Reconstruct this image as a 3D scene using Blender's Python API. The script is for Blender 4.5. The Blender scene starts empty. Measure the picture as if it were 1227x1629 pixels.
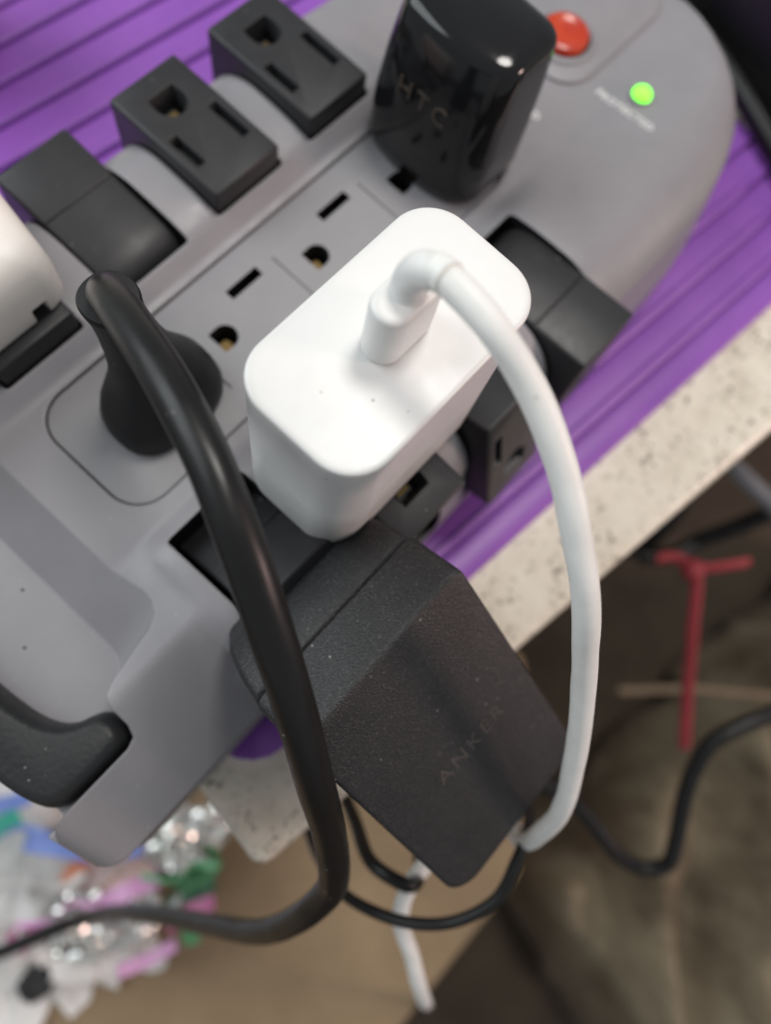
import bpy, bmesh, math, random
from mathutils import Vector, Matrix, noise

random.seed(7)
S = 0.001                       # everything below is written in millimetres
sc = bpy.context.scene
COL = sc.collection

# ------------------------------------------------------------------ camera
cam_d = bpy.data.cameras.new("camera")
cam = bpy.data.objects.new("camera", cam_d)
COL.objects.link(cam)
sc.camera = cam
RIGHT = Vector((0.66331751, -0.73680977, 0.13084819))
DOWN = Vector((-0.69673997, -0.67186965, -0.25128588))
FWD = Vector((0.27306282, 0.07551516, -0.95902771))
M = Matrix((RIGHT, -DOWN, -FWD)).transposed().to_4x4()
M.translation = Vector((-49.367, -63.664, 155.41)) * S
cam.matrix_world = M
cam_d.sensor_fit = 'VERTICAL'
cam_d.sensor_height = 9.02
cam_d.lens = 6.81               # phone main camera
cam_d.clip_start = 0.005
cam_d.clip_end = 20
cam_d.dof.use_dof = True
cam_d.dof.focus_distance = 0.122
cam_d.dof.aperture_fstop = 2.1

# ------------------------------------------------------------------ light
w = bpy.data.worlds.new("World")
sc.world = w
w.use_nodes = True
bg = w.node_tree.nodes["Background"]
bg.inputs[0].default_value = (0.92, 0.96, 1.0, 1)
bg.inputs[1].default_value = 0.36


def area(name, loc, target, size, power, color):
    l = bpy.data.lights.new(name, 'AREA')
    l.shape = 'DISK'
    l.size = size
    l.energy = power
    l.color = color
    o = bpy.data.objects.new(name, l)
    COL.objects.link(o)
    o.location = Vector(loc) * S
    d = (Vector(target) - Vector(loc))
    o.rotation_euler = d.to_track_quat('-Z', 'Y').to_euler()
    return o


area("ceiling_lamp", (520, 60, 1450), (0, -20, 0), 0.44, 11.2, (1.0, 0.955, 0.90))
area("window_light", (-500, 1150, 1000), (0, 0, 0), 1.3, 16.0, (0.92, 0.98, 1.0))
area("floor_lamp", (650, -1050, 420), (0, -40, 0), 0.30, 6.0, (1.0, 0.70, 0.62))

vs = sc.view_settings
vs.view_transform = 'Standard'
vs.look = 'None'
vs.exposure = 0.0
vs.gamma = 1.0
vs.use_curve_mapping = False


# ------------------------------------------------------------------ materials
def lin(r, g, b):
    f = lambda c: c / 12.92 if c <= 0.04045 else ((c + 0.055) / 1.055) ** 2.4
    return (f(r / 255), f(g / 255), f(b / 255), 1)


class NT:
    def __init__(s, name):
        s.m = bpy.data.materials.new(name)
        s.m.use_nodes = True
        s.t = s.m.node_tree
        s.b = s.t.nodes["Principled BSDF"]
        s.tc = s.t.nodes.new("ShaderNodeTexCoord")
        s.nrm = None

    def n(s, kind, **kw):
        x = s.t.nodes.new(kind)
        for k, v in kw.items():
            if hasattr(x, k) and k not in ("Scale",):
                setattr(x, k, v)
            else:
                x.inputs[k].default_value = v
        return x

    def l(s, a, b):
        s.t.links.new(a, b)

    def noise(s, scale, detail=3, rough=.5, vec=None):
        x = s.n("ShaderNodeTexNoise")
        x.inputs["Scale"].default_value = scale
        x.inputs["Detail"].default_value = detail
        x.inputs["Roughness"].default_value = rough
        s.l(vec or s.tc.outputs["Object"], x.inputs["Vector"])
        return x.outputs["Fac"]

    def ramp(s, fac, stops):
        r = s.n("ShaderNodeValToRGB")
        el = r.color_ramp.elements
        while len(el) < len(stops):
            el.new(.5)
        for e, (p, c) in zip(el, stops):
            e.position = p
            e.color = c if len(c) == 4 else (*c, 1)
        s.l(fac, r.inputs[0])
        return r.outputs[0]

    def mix(s, fac, a, b):
        x = s.n("ShaderNodeMix")
        x.data_type = 'RGBA'
        if isinstance(fac, (int, float)):
            x.inputs[0].default_value = fac
        else:
            s.l(fac, x.inputs[0])
        for v, i in ((a, 6), (b, 7)):
            if isinstance(v, tuple):
                x.inputs[i].default_value = v
            else:
                s.l(v, x.inputs[i])
        return x.outputs[2]

    def bump(s, h, strength, dist):
        x = s.n("ShaderNodeBump")
        x.inputs["Strength"].default_value = strength
        x.inputs["Distance"].default_value = dist
        s.l(h, x.inputs["Height"])
        if s.nrm:
            s.l(s.nrm, x.inputs["Normal"])
        s.nrm = x.outputs[0]

    def bevel(s, r):
        x = s.n("ShaderNodeBevel")
        x.samples = 6
        x.inputs["Radius"].default_value = r
        s.nrm = x.outputs[0]

    def done(s):
        if s.nrm:
            s.l(s.nrm, s.b.inputs["Normal"])
        return s.m


def plastic(name, col, rough, grain=1500, gs=.1, gd=.0001, bevel=0, var=.10, spec=.5, dust=0, rvar=.12, spread=60, specks=0):
    k = NT(name)
    if bevel:
        k.bevel(bevel * S)
    n1 = k.noise(spread, 4, .6)
    lo = tuple(c * (1 - var) for c in col[:3]) + (1,)
    hi = tuple(min(1, c * (1 + var)) for c in col[:3]) + (1,)
    c = k.ramp(n1, [(.3, lo), (.7, hi)])
    if specks:
        v = k.n("ShaderNodeTexVoronoi")
        v.inputs["Scale"].default_value = 210
        k.l(k.tc.outputs["Object"], v.inputs["Vector"])
        a = k.ramp(v.outputs["Distance"], [(.0, (1, 1, 1)), (.045, (1, 1, 1)), (.075, (0, 0, 0))])
        g = k.ramp(k.noise(75, 3, .6), [(.50, (0, 0, 0)), (.60, (1, 1, 1))])
        mm = k.n("ShaderNodeMath")
        mm.operation = 'MULTIPLY'
        k.l(a, mm.inputs[0])
        k.l(g, mm.inputs[1])
        m2 = k.n("ShaderNodeMath")
        m2.operation = 'MULTIPLY'
        k.l(mm.outputs[0], m2.inputs[0])
        m2.inputs[1].default_value = .55
        c = k.mix(m2.outputs[0], c, (.22, .21, .20, 1))
        sm_ = k.ramp(k.noise(45, 4, .65), [(.55, (0, 0, 0)), (.75, (.10, .10, .10))])
        c = k.mix(sm_, c, (.45, .42, .38, 1))
    if dust:
        v = k.n("ShaderNodeTexVoronoi")
        v.inputs["Scale"].default_value = 420
        k.l(k.tc.outputs["Object"], v.inputs["Vector"])
        gate = k.noise(130, 3, .6)
        a = k.ramp(v.outputs["Distance"], [(.0, (1, 1, 1)), (.05 + .05 * dust, (1, 1, 1)), (.10 + .05 * dust, (0, 0, 0))])
        g = k.ramp(gate, [(.56 - .04 * dust, (0, 0, 0)), (.62 - .04 * dust, (1, 1, 1))])
        mm = k.n("ShaderNodeMath")
        mm.operation = 'MULTIPLY'
        k.l(a, mm.inputs[0])
        k.l(g, mm.inputs[1])
        m2 = k.n("ShaderNodeMath")
        m2.operation = 'MULTIPLY'
        k.l(mm.outputs[0], m2.inputs[0])
        m2.inputs[1].default_value = .35
        c = k.mix(m2.outputs[0], c, (.55, .54, .52, 1))
    k.l(c, k.b.inputs["Base Color"])
    r = k.noise(180, 3, .6)
    rr = k.ramp(r, [(.25, (rough - rvar * .5,) * 3), (.75, (rough + rvar * .5,) * 3)])
    k.l(rr, k.b.inputs["Roughness"])
    k.b.inputs["Specular IOR Level"].default_value = spec
    if gs:
        k.bump(k.noise(grain, 2, .5), gs, gd)
    return k.done()


MAT = {}
MAT['grey'] = plastic("grey_plastic", (.250, .242, .257, 1), .44, 1100, .35, .00008, bevel=.9, var=.08, dust=.35, spread=28, rvar=.2)
MAT['panel'] = plastic("grey_panel_plastic", (.252, .246, .257, 1), .48, 1600, .25, .00006, bevel=.3, var=.05)
MAT['inner_black'] = plastic("black_inner_plastic", (.006, .006, .007, 1), .5)
MAT['block'] = plastic("charcoal_block_plastic", (.024, .024, .026, 1), .42, 1800, .25, .00006, bevel=.4, var=.12, spec=.38, dust=.4)
MAT['brass'] = None
MAT['grip'] = plastic("black_rubber_grip", (.016, .017, .018, 1), .48, 900, .5, .00025, bevel=.6, spec=.4, dust=.3)
MAT['white'] = plastic("white_glossy_plastic", (.765, .765, .75, 1), .36, 1200, .05, .00004, var=.02, specks=1)
MAT['whitecord'] = plastic("white_cable_rubber", (.80, .80, .77, 1), .46, 300, .3, .0002, var=.05, spread=120, specks=1)
MAT['beige'] = plastic("warm_white_plastic", (.88, .81, .75, 1), .42, 1200, .06, .00005, bevel=.6, var=.03)
MAT['blackcord'] = plastic("black_cord_rubber", (.006, .0058, .006, 1), .36, 500, .10, .00008, var=.2, spec=.36, dust=.5)
MAT['plug'] = plastic("black_plug_rubber", (.008, .008, .0085, 1), .48, 900, .2, .00008, var=.2, spec=.32, dust=.4)
MAT['htc'] = plastic("black_gloss_plastic", (.008, .008, .009, 1), .10, 100, .03, .0002, rvar=.06, spec=.42)
MAT['counter_under'] = plastic("counter_underside", (.35, .3, .24, 1), .7)
MAT['dark'] = plastic("matte_black_case", (.010, .010, .011, 1), .5)
MAT['greycable'] = plastic("grey_cable_rubber", (.20, .20, .22, 1), .5)
MAT['whitefloor'] = plastic("cool_white_cable_rubber", (.68, .72, .76, 1), .5)
MAT['red'] = plastic("red_nylon_strap", (.26, .02, .03, 1), .6, 900, .4, .0003)
MAT['tan'] = plastic("tan_wood_stick", (.17, .125, .08, 1), .7)
MAT['letter'] = plastic("white_ink", (.75, .75, .74, 1), .6, gs=0)


def mk():
    k = NT("brass_contact")
    k.b.inputs["Base Color"].default_value = (.20, .14, .06, 1)
    k.b.inputs["Metallic"].default_value = 1
    k.b.inputs["Roughness"].default_value = .55
    k.bump(k.noise(600, 3), .2, .0001)
    MAT['brass'] = k.done()

    # anker charger: grained black plastic, sparkle glints mixed into the base colour
    k = NT("textured_black_plastic")
    k.bevel(.3 * S)
    c = k.ramp(k.noise(90, 4, .6), [(.3, (.012, .012, .013)), (.7, (.018, .018, .019))])
    v = k.n("ShaderNodeTexVoronoi")
    v.inputs["Scale"].default_value = 330
    k.l(k.tc.outputs["Object"], v.inputs["Vector"])
    a = k.ramp(v.outputs["Distance"], [(.0, (1, 1, 1)), (.06, (1, 1, 1)), (.10, (0, 0, 0))])
    g = k.ramp(k.noise(90, 3, .6), [(.52, (0, 0, 0)), (.66, (.5, .5, .5))])
    mm = k.n("ShaderNodeMath")
    mm.operation = 'MULTIPLY'
    k.l(a, mm.inputs[0])
    k.l(g, mm.inputs[1])
    c = k.mix(mm.outputs[0], c, (.5, .5, .48, 1))
    fine = k.ramp(k.noise(2300, 2, .7), [(.56, (0, 0, 0)), (.72, (.75, .75, .75))])
    c = k.mix(fine, c, (.085, .083, .080, 1))
    k.l(c, k.b.inputs["Base Color"])
    k.b.inputs["Roughness"].default_value = .42
    k.b.inputs["Specular IOR Level"].default_value = .42
    k.bump(k.noise(2600, 2, .6), .95, .0002)
    MAT['anker'] = k.done()
    MAT['ankerlogo'] = plastic("grey_logo_ink", (.062, .052, .047, 1), .35, gs=0)
    MAT['htclogo'] = plastic("dull_gold_logo_ink", (.055, .042, .033, 1), .4, gs=0)

    # purple ribbed mat
    k = NT("purple_mat_plastic")
    k.bevel(.4 * S)
    c = k.ramp(k.noise(30, 4, .6), [(.3, (.24, .072, .41)), (.7, (.305, .10, .49))])
    k.l(c, k.b.inputs["Base Color"])
    k.b.inputs["Roughness"].default_value = .42
    k.bump(k.noise(700, 3), .15, .0002)
    MAT['purple'] = k.done()

    # speckled stone counter
    k = NT("speckled_quartz")
    base = k.ramp(k.noise(120, 5, .65), [(.30, (.62, .56, .455)), (.55, (.76, .70, .585)), (.75, (.81, .765, .66))])
    sp = k.ramp(k.noise(520, 2, .6), [(.57, (0, 0, 0)), (.66, (1, 1, 1))])
    gate = k.ramp(k.noise(80, 3, .6), [(.38, (0, 0, 0)), (.55, (1, 1, 1))])
    mm = k.n("ShaderNodeMath")
    mm.operation = 'MULTIPLY'
    k.l(sp, mm.inputs[0])
    k.l(gate, mm.inputs[1])
    c = k.mix(mm.outputs[0], base, (.21, .18, .145, 1))
    sp2 = k.ramp(k.noise(330, 2, .7), [(.70, (0, 0, 0)), (.74, (1, 1, 1))])
    c = k.mix(sp2, c, (.34, .20, .13, 1))
    k.l(c, k.b.inputs["Base Color"])
    k.b.inputs["Roughness"].default_value = .28
    MAT['quartz'] = k.done()

    # orange lit switch cap
    k = NT("orange_lit_switch")
    k.b.inputs["Base Color"].default_value = (.34, .022, .006, 1)
    k.b.inputs["Roughness"].default_value = .28
    k.b.inputs["Coat Weight"].default_value = .15
    e = k.ramp(k.noise(150, 2, .5), [(.40, (.60, .02, .003)), (.62, (1, .13, .012))])
    k.l(e, k.b.inputs["Emission Color"])
    k.b.inputs["Emission Strength"].default_value = .20
    MAT['switch'] = k.done()
    k = NT("green_led")
    k.b.inputs["Base Color"].default_value = (.2, .8, .1, 1)
    k.b.inputs["Roughness"].default_value = .15
    k.b.inputs["Emission Color"].default_value = (.16, 1, .02, 1)
    k.b.inputs["Emission Strength"].default_value = 2.1
    MAT['led'] = k.done()

    # background things
    def cloth(name, a, b, sc_=220, st=.5, streak=False):
        k = NT(name)
        vec = None
        if streak:
            mp = k.n("ShaderNodeMapping")
            mp.inputs["Rotation"].default_value = (0, 0, math.radians(48))
            mp.inputs["Scale"].default_value = (1.5, .28, 1)
            k.l(k.tc.outputs["Object"], mp.inputs["Vector"])
            vec = mp.outputs[0]
        c = k.ramp(k.noise(14, 5, .7, vec), [(.36, a), (.64, b)])
        k.l(c, k.b.inputs["Base Color"])
        k.b.inputs["Roughness"].default_value = .95
        k.bump(k.noise(sc_, 4, .7), st, .002)
        return k.done()
    MAT['floor'] = cloth("brown_carpet", (.045, .032, .022), (.075, .055, .037))  # brown carpet, darkened further to stand for the counter's shadow
    MAT['box'] = cloth("brown_cardboard", (.20, .145, .085), (.26, .19, .115), 60, .2)
    MAT['olive'] = cloth("olive_cloth", (.085, .062, .038), (.235, .195, .132), streak=True)  # fold shading painted into the colour as stretched streaks

    def glossy(name, col, rough=.4, metal=0):
        return plastic(name, col, rough, 80, .4, .001, var=.12)
    MAT['paper'] = glossy("white_tissue_paper", (.72, .70, .68, 1), .7)
    MAT['blue'] = glossy("blue_ribbon", (.18, .27, .66, 1))
    MAT['teal'] = glossy("teal_ribbon", (.02, .36, .26, 1))
    MAT['green'] = glossy("green_ribbon", (.10, .32, .15, 1))
    MAT['pink'] = glossy("pink_ribbon", (.66, .33, .58, 1))
    MAT['magenta'] = glossy("magenta_ribbon", (.50, .13, .30, 1))
    MAT['orange'] = glossy("orange_ribbon", (.70, .30, .18, 1))
    k = NT("silver_foil")
    k.b.inputs["Base Color"].default_value = (.86, .85, .82, 1)
    k.b.inputs["Metallic"].default_value = 1
    k.b.inputs["Roughness"].default_value = .12
    k.bump(k.noise(90, 3, .6), .35, .003)
    MAT['foil'] = k.done()


mk()


# ------------------------------------------------------------------ builders
def finish(me, smooth=35):
    if smooth:
        me.shade_smooth()
        me.set_sharp_from_angle(angle=math.radians(smooth))


def empty(name, loc, label, cat, group=None):
    o = bpy.data.objects.new(name, None)
    o.empty_display_size = .01
    COL.objects.link(o)
    o.location = Vector(loc) * S
    o["label"] = label
    o["category"] = cat
    if group:
        o["group"] = group
    o["_o"] = [float(c) for c in loc]
    return o


def org(parent):
    while parent is not None:
        if parent.parent is None:
            return Vector(parent["_o"]) if "_o" in parent else Vector((0, 0, 0))
        parent = parent.parent
    return Vector((0, 0, 0))


def link(name, me, mat, parent=None, smooth=35):
    finish(me, smooth)
    if mat and not me.materials:
        me.materials.append(mat)
    o = bpy.data.objects.new(name, me)
    COL.objects.link(o)
    if parent is not None:
        o.parent = parent
    return o


def mesh(name, verts, faces, mat, parent=None, smooth=35, raw=False, base=None):
    """verts in world millimetres; a top-level mesh gets its origin at base."""
    o0 = org(parent) if parent is not None else Vector(base or (0, 0, 0))
    if raw:
        o0 = Vector((0, 0, 0))
    me = bpy.data.meshes.new(name)
    me.from_pydata([tuple((Vector(v) - o0) * S) for v in verts], [], faces)
    me.validate()
    bm = bmesh.new()
    bm.from_mesh(me)
    bmesh.ops.recalc_face_normals(bm, faces=bm.faces)
    bm.to_mesh(me)
    bm.free()
    o = link(name, me, mat, parent, smooth)
    if parent is None and base is not None:
        o.location = Vector(base) * S
    return o


def tag(o, label=None, cat=None, group=None, kind=None):
    if label: o["label"] = label
    if cat: o["category"] = cat
    if group: o["group"] = group
    if kind: o["kind"] = kind
    return o


def rrect(x0, x1, y0, y1, r, n=6):
    r = min(r, (x1 - x0) / 2 - 1e-4, (y1 - y0) / 2 - 1e-4)
    p = []
    for cx, cy, a in ((x1 - r, y1 - r, 0), (x0 + r, y1 - r, 90), (x0 + r, y0 + r, 180), (x1 - r, y0 + r, 270)):
        for i in range(n + 1):
            t = math.radians(a + 90 * i / n)
            p.append((cx + r * math.cos(t), cy + r * math.sin(t)))
    return p


def loft(rings, cap=True):
    n = len(rings[0])
    v = [p for r in rings for p in r]
    f = []
    for i in range(len(rings) - 1):
        for j in range(n):
            k = (j + 1) % n
            f.append((i * n + j, i * n + k, (i + 1) * n + k, (i + 1) * n + j))
    if cap:
        f.append(tuple(range(n))[::-1])
        f.append(tuple(range((len(rings) - 1) * n, len(rings) * n)))
    return v, f


def rbox(x0, x1, y0, y1, z0, z1, r, e=.8, n=6, en=3, taper=0):
    """upright box: plan corners r, top and bottom edges rounded by e"""
    rings = []
    for i in range(en + 1):
        t = math.pi / 2 * i / en
        d = e * (1 - math.sin(t))
        rings.append([(a, b, z0 + e * (1 - math.cos(t))) for a, b in rrect(x0 + d, x1 - d, y0 + d, y1 - d, max(.05, r - d), n)])
    for i in range(en + 1):
        t = math.pi / 2 * i / en
        d = e * (1 - math.cos(t)) + taper
        rings.append([(a, b, z1 - e + e * math.sin(t)) for a, b in rrect(x0 + d, x1 - d, y0 + d, y1 - d, max(.05, r - d), n)])
    return loft(rings)


def catmull(pts, k=8):
    P = [Vector(p) for p in pts]
    P = [P[0] * 2 - P[1]] + P + [P[-1] * 2 - P[-2]]
    out = []
    for i in range(1, len(P) - 2):
        a, b, c, d = P[i - 1], P[i], P[i + 1], P[i + 2]
        # centripetal
        t0 = 0
        t1 = t0 + max(1e-3, (b - a).length) ** .5
        t2 = t1 + max(1e-3, (c - b).length) ** .5
        t3 = t2 + max(1e-3, (d - c).length) ** .5
        for j in range(k):
            t = t1 + (t2 - t1) * j / k
            A1 = a * ((t1 - t) / (t1 - t0)) + b * ((t - t0) / (t1 - t0))
            A2 = b * ((t2 - t) / (t2 - t1)) + c * ((t - t1) / (t2 - t1))
            A3 = c * ((t3 - t) / (t3 - t2)) + d * ((t - t2) / (t3 - t2))
            B1 = A1 * ((t2 - t) / (t2 - t0)) + A2 * ((t - t0) / (t2 - t0))
            B2 = A2 * ((t3 - t) / (t3 - t1)) + A3 * ((t - t1) / (t3 - t1))
            out.append(B1 * ((t2 - t) / (t2 - t1)) + B2 * ((t - t1) / (t2 - t1)))
    out.append(P[-2])
    return out


def tube(pts, r, n=20, k=8, wob=0, radf=None, flat=None):
    C = catmull(pts, k)
    rings = []
    up = None
    for i, p in enumerate(C):
        d = (C[min(i + 1, len(C) - 1)] - C[max(i - 1, 0)]).normalized()
        if up is None:
            up = d.orthogonal().normalized()
        else:
            up = (up - d * up.dot(d)).normalized()
        s = d.cross(up)
        rr = radf(i / (len(C) - 1)) if radf else r
        ring = []
        for j in range(n):
            a = 2 * math.pi * j / n
            q = rr
            if wob:
                q = rr * (1 + wob * noise.noise(Vector((p.x * .12 + math.cos(a) * .7, p.y * .12 + math.sin(a) * .7, p.z * .12))))
            ca, sa = math.cos(a), math.sin(a)
            if flat:
                sa *= flat
            ring.append(p + up * (ca * q) + s * (sa * q))
        rings.append(ring)
    return loft(rings)


def tmp(verts, faces, mat=None):
    return mesh("cutter", verts, faces, mat, None, 0)


def boolean(o, cutters, op='DIFFERENCE'):
    """apply exact booleans to o (all in world mm coordinates, o unparented)"""
    for c in cutters:
        m = o.modifiers.new("b", 'BOOLEAN')
        m.operation = op
        m.object = c
        m.solver = 'EXACT'
        m.material_mode = 'TRANSFER'
    bpy.context.view_layer.update()
    dg = bpy.context.evaluated_depsgraph_get()
    me = bpy.data.meshes.new_from_object(o.evaluated_get(dg))
    o.modifiers.clear()
    old = o.data
    o.data = me
    bpy.data.meshes.remove(old)
    for c in cutters:
        cm = c.data
        bpy.data.objects.remove(c)
        bpy.data.meshes.remove(cm)
    return o


def text_mesh(name, body, size, M4, mat, parent, depth=.08, spacing=1.0, bold=0, conform=None):
    """lettering: size is cap height-ish in mm, M4 maps text plane (mm) to world (mm)"""
    c = bpy.data.curves.new(name, 'FONT')
    c.body = body
    c.size = size * 1.38
    c.align_x = 'CENTER'
    c.space_character = spacing
    c.extrude = depth
    c.offset = bold
    c.resolution_u = 3
    t = bpy.data.objects.new(name + "_t", c)
    COL.objects.link(t)
    bpy.context.view_layer.update()
    dg = bpy.context.evaluated_depsgraph_get()
    me = bpy.data.meshes.new_from_object(t.evaluated_get(dg))
    bpy.data.objects.remove(t)
    o0 = org(parent)
    for v in me.vertices:
        p = M4 @ v.co
        if conform:
            p.z = conform(p.y) + v.co.z
        v.co = (p - o0) * S
    me.materials.clear()
    o = link(name, me, mat, parent, 0)
    return o


def frame(origin, xdir, ydir):
    x = Vector(xdir).normalized()
    y = Vector(ydir)
    y = (y - x * y.dot(x)).normalized()
    z = x.cross(y)
    m = Matrix((x, y, z)).transposed().to_4x4()
    m.translation = Vector(origin)
    return m


# =================================================================== setting
MATZ = -42.0
# --- counter
CA = math.radians(-9.3)
cu = Vector((math.cos(CA), math.sin(CA), 0))
cv = Vector((-math.sin(CA), math.cos(CA), 0))
cor = Vector((-78.6, -85.0, 0))


def cpt(u, v, z):
    p = cor + cu * u + cv * v
    return (p.x, p.y, z)


rings = []
for z, d in ((-75, 1.5), (-73.5, 0), (-47.5, 0), (-46.2, .5), (-45.3, 1.6), (-45.0, 3.0)):
    rings.append([cpt(a, b, z) for a, b in rrect(d, 900 - d, d, 700 - d, 4 - d * .5, 6)])
v, f = loft(rings)
o = mesh("countertop", v, f, MAT['quartz'], None, 40, base=cpt(0, 0, -75))
tag(o, kind="structure")

# --- floor
g = []
N = 60
for i in range(N + 1):
    for j in range(N + 1):
        x, y = -1500 + 3000 * i / N, -1500 + 3000 * j / N
        g.append((x, y, -520 + 3 * noise.noise(Vector((x * .02, y * .02, 0)))))
f = [(i * (N + 1) + j, (i + 1) * (N + 1) + j, (i + 1) * (N + 1) + j + 1, i * (N + 1) + j + 1) for i in range(N) for j in range(N)]
o = mesh("floor", g, f, MAT['floor'], None, 60)
tag(o, kind="structure")

# =================================================================== purple mat
MA = math.radians(-6.2)
mu = Vector((math.cos(MA), math.sin(MA), 0))
mv = Vector((-math.sin(MA), math.cos(MA), 0))
m0 = Vector((-66.0, -68.5, 0))          # front corner of the mat


def mpt(u, v, z):
    p = m0 + mu * u + mv * v
    return (p.x, p.y, z)


PITCH = 11.6
prof = [(0, -45), (-0, -44.0), (.15, -43.3), (.6, -42.6), (1.6, -42.2)]
vv = 9.0
ZT = -42.2
VMAX = 225
while vv < VMAX:
    prof += [(vv - 1.0, ZT), (vv - .55, ZT - .25), (vv - .25, ZT - 1.5), (vv + .25, ZT - 1.5), (vv + .45, ZT + .3), (vv + 1.1, ZT + .75), (vv + 2.4, ZT + .75), (vv + 3.2, ZT + .1)]
    vv += PITCH
prof += [(VMAX, ZT), (VMAX + .5, -45)]
rings = []
for u in [0, .2, .8, 2, 4.5, 8, 12, 40, 100, 180, 240, 246, 250]:
    # rounded plan corners: shift the outermost profile points inward near both ends
    ring = []
    for (a, z) in prof:
        rr = 12.0
        uu = u
        lim = rr - math.sqrt(max(0, rr * rr - max(0, rr - u) ** 2))
        ring.append(mpt(uu, min(max(a, lim), VMAX), z if u > .3 else min(z, -43.2)))
    rings.append(ring)
v, f = loft(rings)
o = mesh("ribbed_mat", v, f, MAT['purple'], None, 30, base=mpt(0, 0, -45))
tag(o, "bright purple plastic mat with parallel ribs lying under the grey power strip", "mat")

# =================================================================== power strip
YC = -2.2
PY = 39.25                     # pivot distance from the centre line
PZ = -12.1                     # pivot height
BX = [-30.4, -1.0, 28.3, 57.6]
strip = empty("power_strip", (30, YC, MATZ), "large grey power strip with black swivel outlets and a lit orange switch", "power strip")

half = []
half += [(58.9, MATZ + .2), (58.9, -38), (58.3, -24), (57.0, -17)]
for a in range(0, 91, 6):
    t = math.radians(a)
    half.append((PY + 16.2 * math.cos(t), PZ + 17.4 * math.sin(t)))
half += [(36, 5.25), (32, 5.1), (28, 4.8), (24, 4.1), (21.5, 2.9), (19.4, 1.2), (18.2, .5), (17, .35)]
prof = [(-a, z) for a, z in half] + [(a, z) for a, z in reversed(half)]     # from -y side over the top to +y


# near end: a flat flank sloping down from the cord bay instead of the round cheek
halfB = []
for i, (a, z) in enumerate(half):
    if 4 <= i < 20:
        u = (i - 4) / 15
        halfB.append((58.4 + (36.8 - 58.4) * u, 3.4 - 16.4 * (1 - u) ** 1.3))
    elif i >= 20:
        halfB.append((a, 3.4 - (3.4 - .35) * min(1, (36.8 - a) / 19)) if a < 36.8 else (36, 3.4))
    else:
        halfB.append((a, z))
profB = [(-a, z) for a, z in halfB] + [(a, z) for a, z in reversed(halfB)]


# far end: a nearly flat deck
halfC = []
for i, (a, z) in enumerate(half):
    if 4 <= i < 20:
        t = math.radians((i - 4) * 6)
        halfC.append((PY + 16.2 * math.cos(t), PZ + 14.6 * math.sin(t)))
    elif i >= 20:
        halfC.append((a, .35 + (2.45 - .35) * (a - 17) / 19))
    else:
        halfC.append((a, z))
profC = [(-a, z) for a, z in halfC] + [(a, z) for a, z in reversed(halfC)]


def station(x, k, dz, endz):
    """cross-section at x, narrowed by k (mm per side) and lowered near the ends"""
    r = []
    w_ = 0 if x > -42.5 else min(1, (-42.5 - x) / 5.0)
    wc_ = 0 if x < 71 else min(1, (x - 71) / 14)
    for (a, z), (a2, z2), (a3, z3) in zip(prof, profB, profC):
        a, z = a + (a3 - a) * wc_, z + (z3 - z) * wc_
        a, z = a + (a2 - a) * w_, z + (z2 - z) * w_
        s = (58.9 - k) / 58.9
        zz = z - dz * max(0, min(1, (z - MATZ) / 42))
        r.append((x, YC + a * s, zz))
    return r


X0, X1 = -95.5, 159.5
st = []
xs = [0, .15, .6, 1.4, 2.6, 4.2, 6.5, 10, 15, 24, 36, 44, 48, 50.5, 53]
for d in xs:                                 # near end: small radius
    R1 = 8.0
    k = R1 - math.sqrt(max(0, R1 * R1 - max(0, R1 - d) ** 2))
    e = 6.0
    dz = e - math.sqrt(max(0, e * e - max(0, e - d) ** 2))
    st.append((X0 + d, k, dz * 1.6))
for x in (-40, 0, 40, 70, 71, 74, 78, 82, 85, 100):
    st.append((x, 0, 0))
for d, hw in reversed([(0, 8), (.4, 12), (1.0, 15), (2.4, 20), (5, 27.5), (7, 34), (9.5, 40.5), (13, 45.8), (19, 50.8), (26, 53.8), (34, 56), (42, 57.6), (52, 58.9)]):
    e = 7.0
    dz = e - math.sqrt(max(0, e * e - max(0, e - d) ** 2))
    st.append((X1 - d, 58.9 - hw, dz))
v, f = loft([station(*s, 0) for s in st])
def deckz(y):
    a = abs(y - YC) / .98
    if a < 17:
        return .35
    return .4 + (2.45 - .35) * (min(a, 38) - 17) / 19


body = mesh("body", v, f, MAT['grey'], None, 0)
body.data.materials.append(MAT['inner_black'])

cut = []
L = MAT['inner_black']  # cut well walls come out black instead of body grey
for side in (1, -1):
    for bx in BX:
        y0 = YC + side * 22.4
        y1 = YC + side * 75
        a, b = min(y0, y1), max(y0, y1)
        cut.append(tmp(*loft([[(p, q, -31) for p, q in rrect(bx - 10.2, bx + 10.2, a, b, .8, 3)],
                              [(p, q, 20) for p, q in rrect(bx - 10.2, bx + 10.2, a, b, .8, 3)]]), L))
# rounded panel recess in the middle
PX0, PX1, PY0, PY1, PR = -41.0, 80.5, -16.4, 14.1, 7.5
cut.append(tmp(*loft([[(p, q, z) for p, q in rrect(PX0 - .32, PX1 + .32, PY0 - .32, PY1 + .32, PR + .3, 8)] for z in (-8, 6)]), MAT['grey']))
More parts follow.
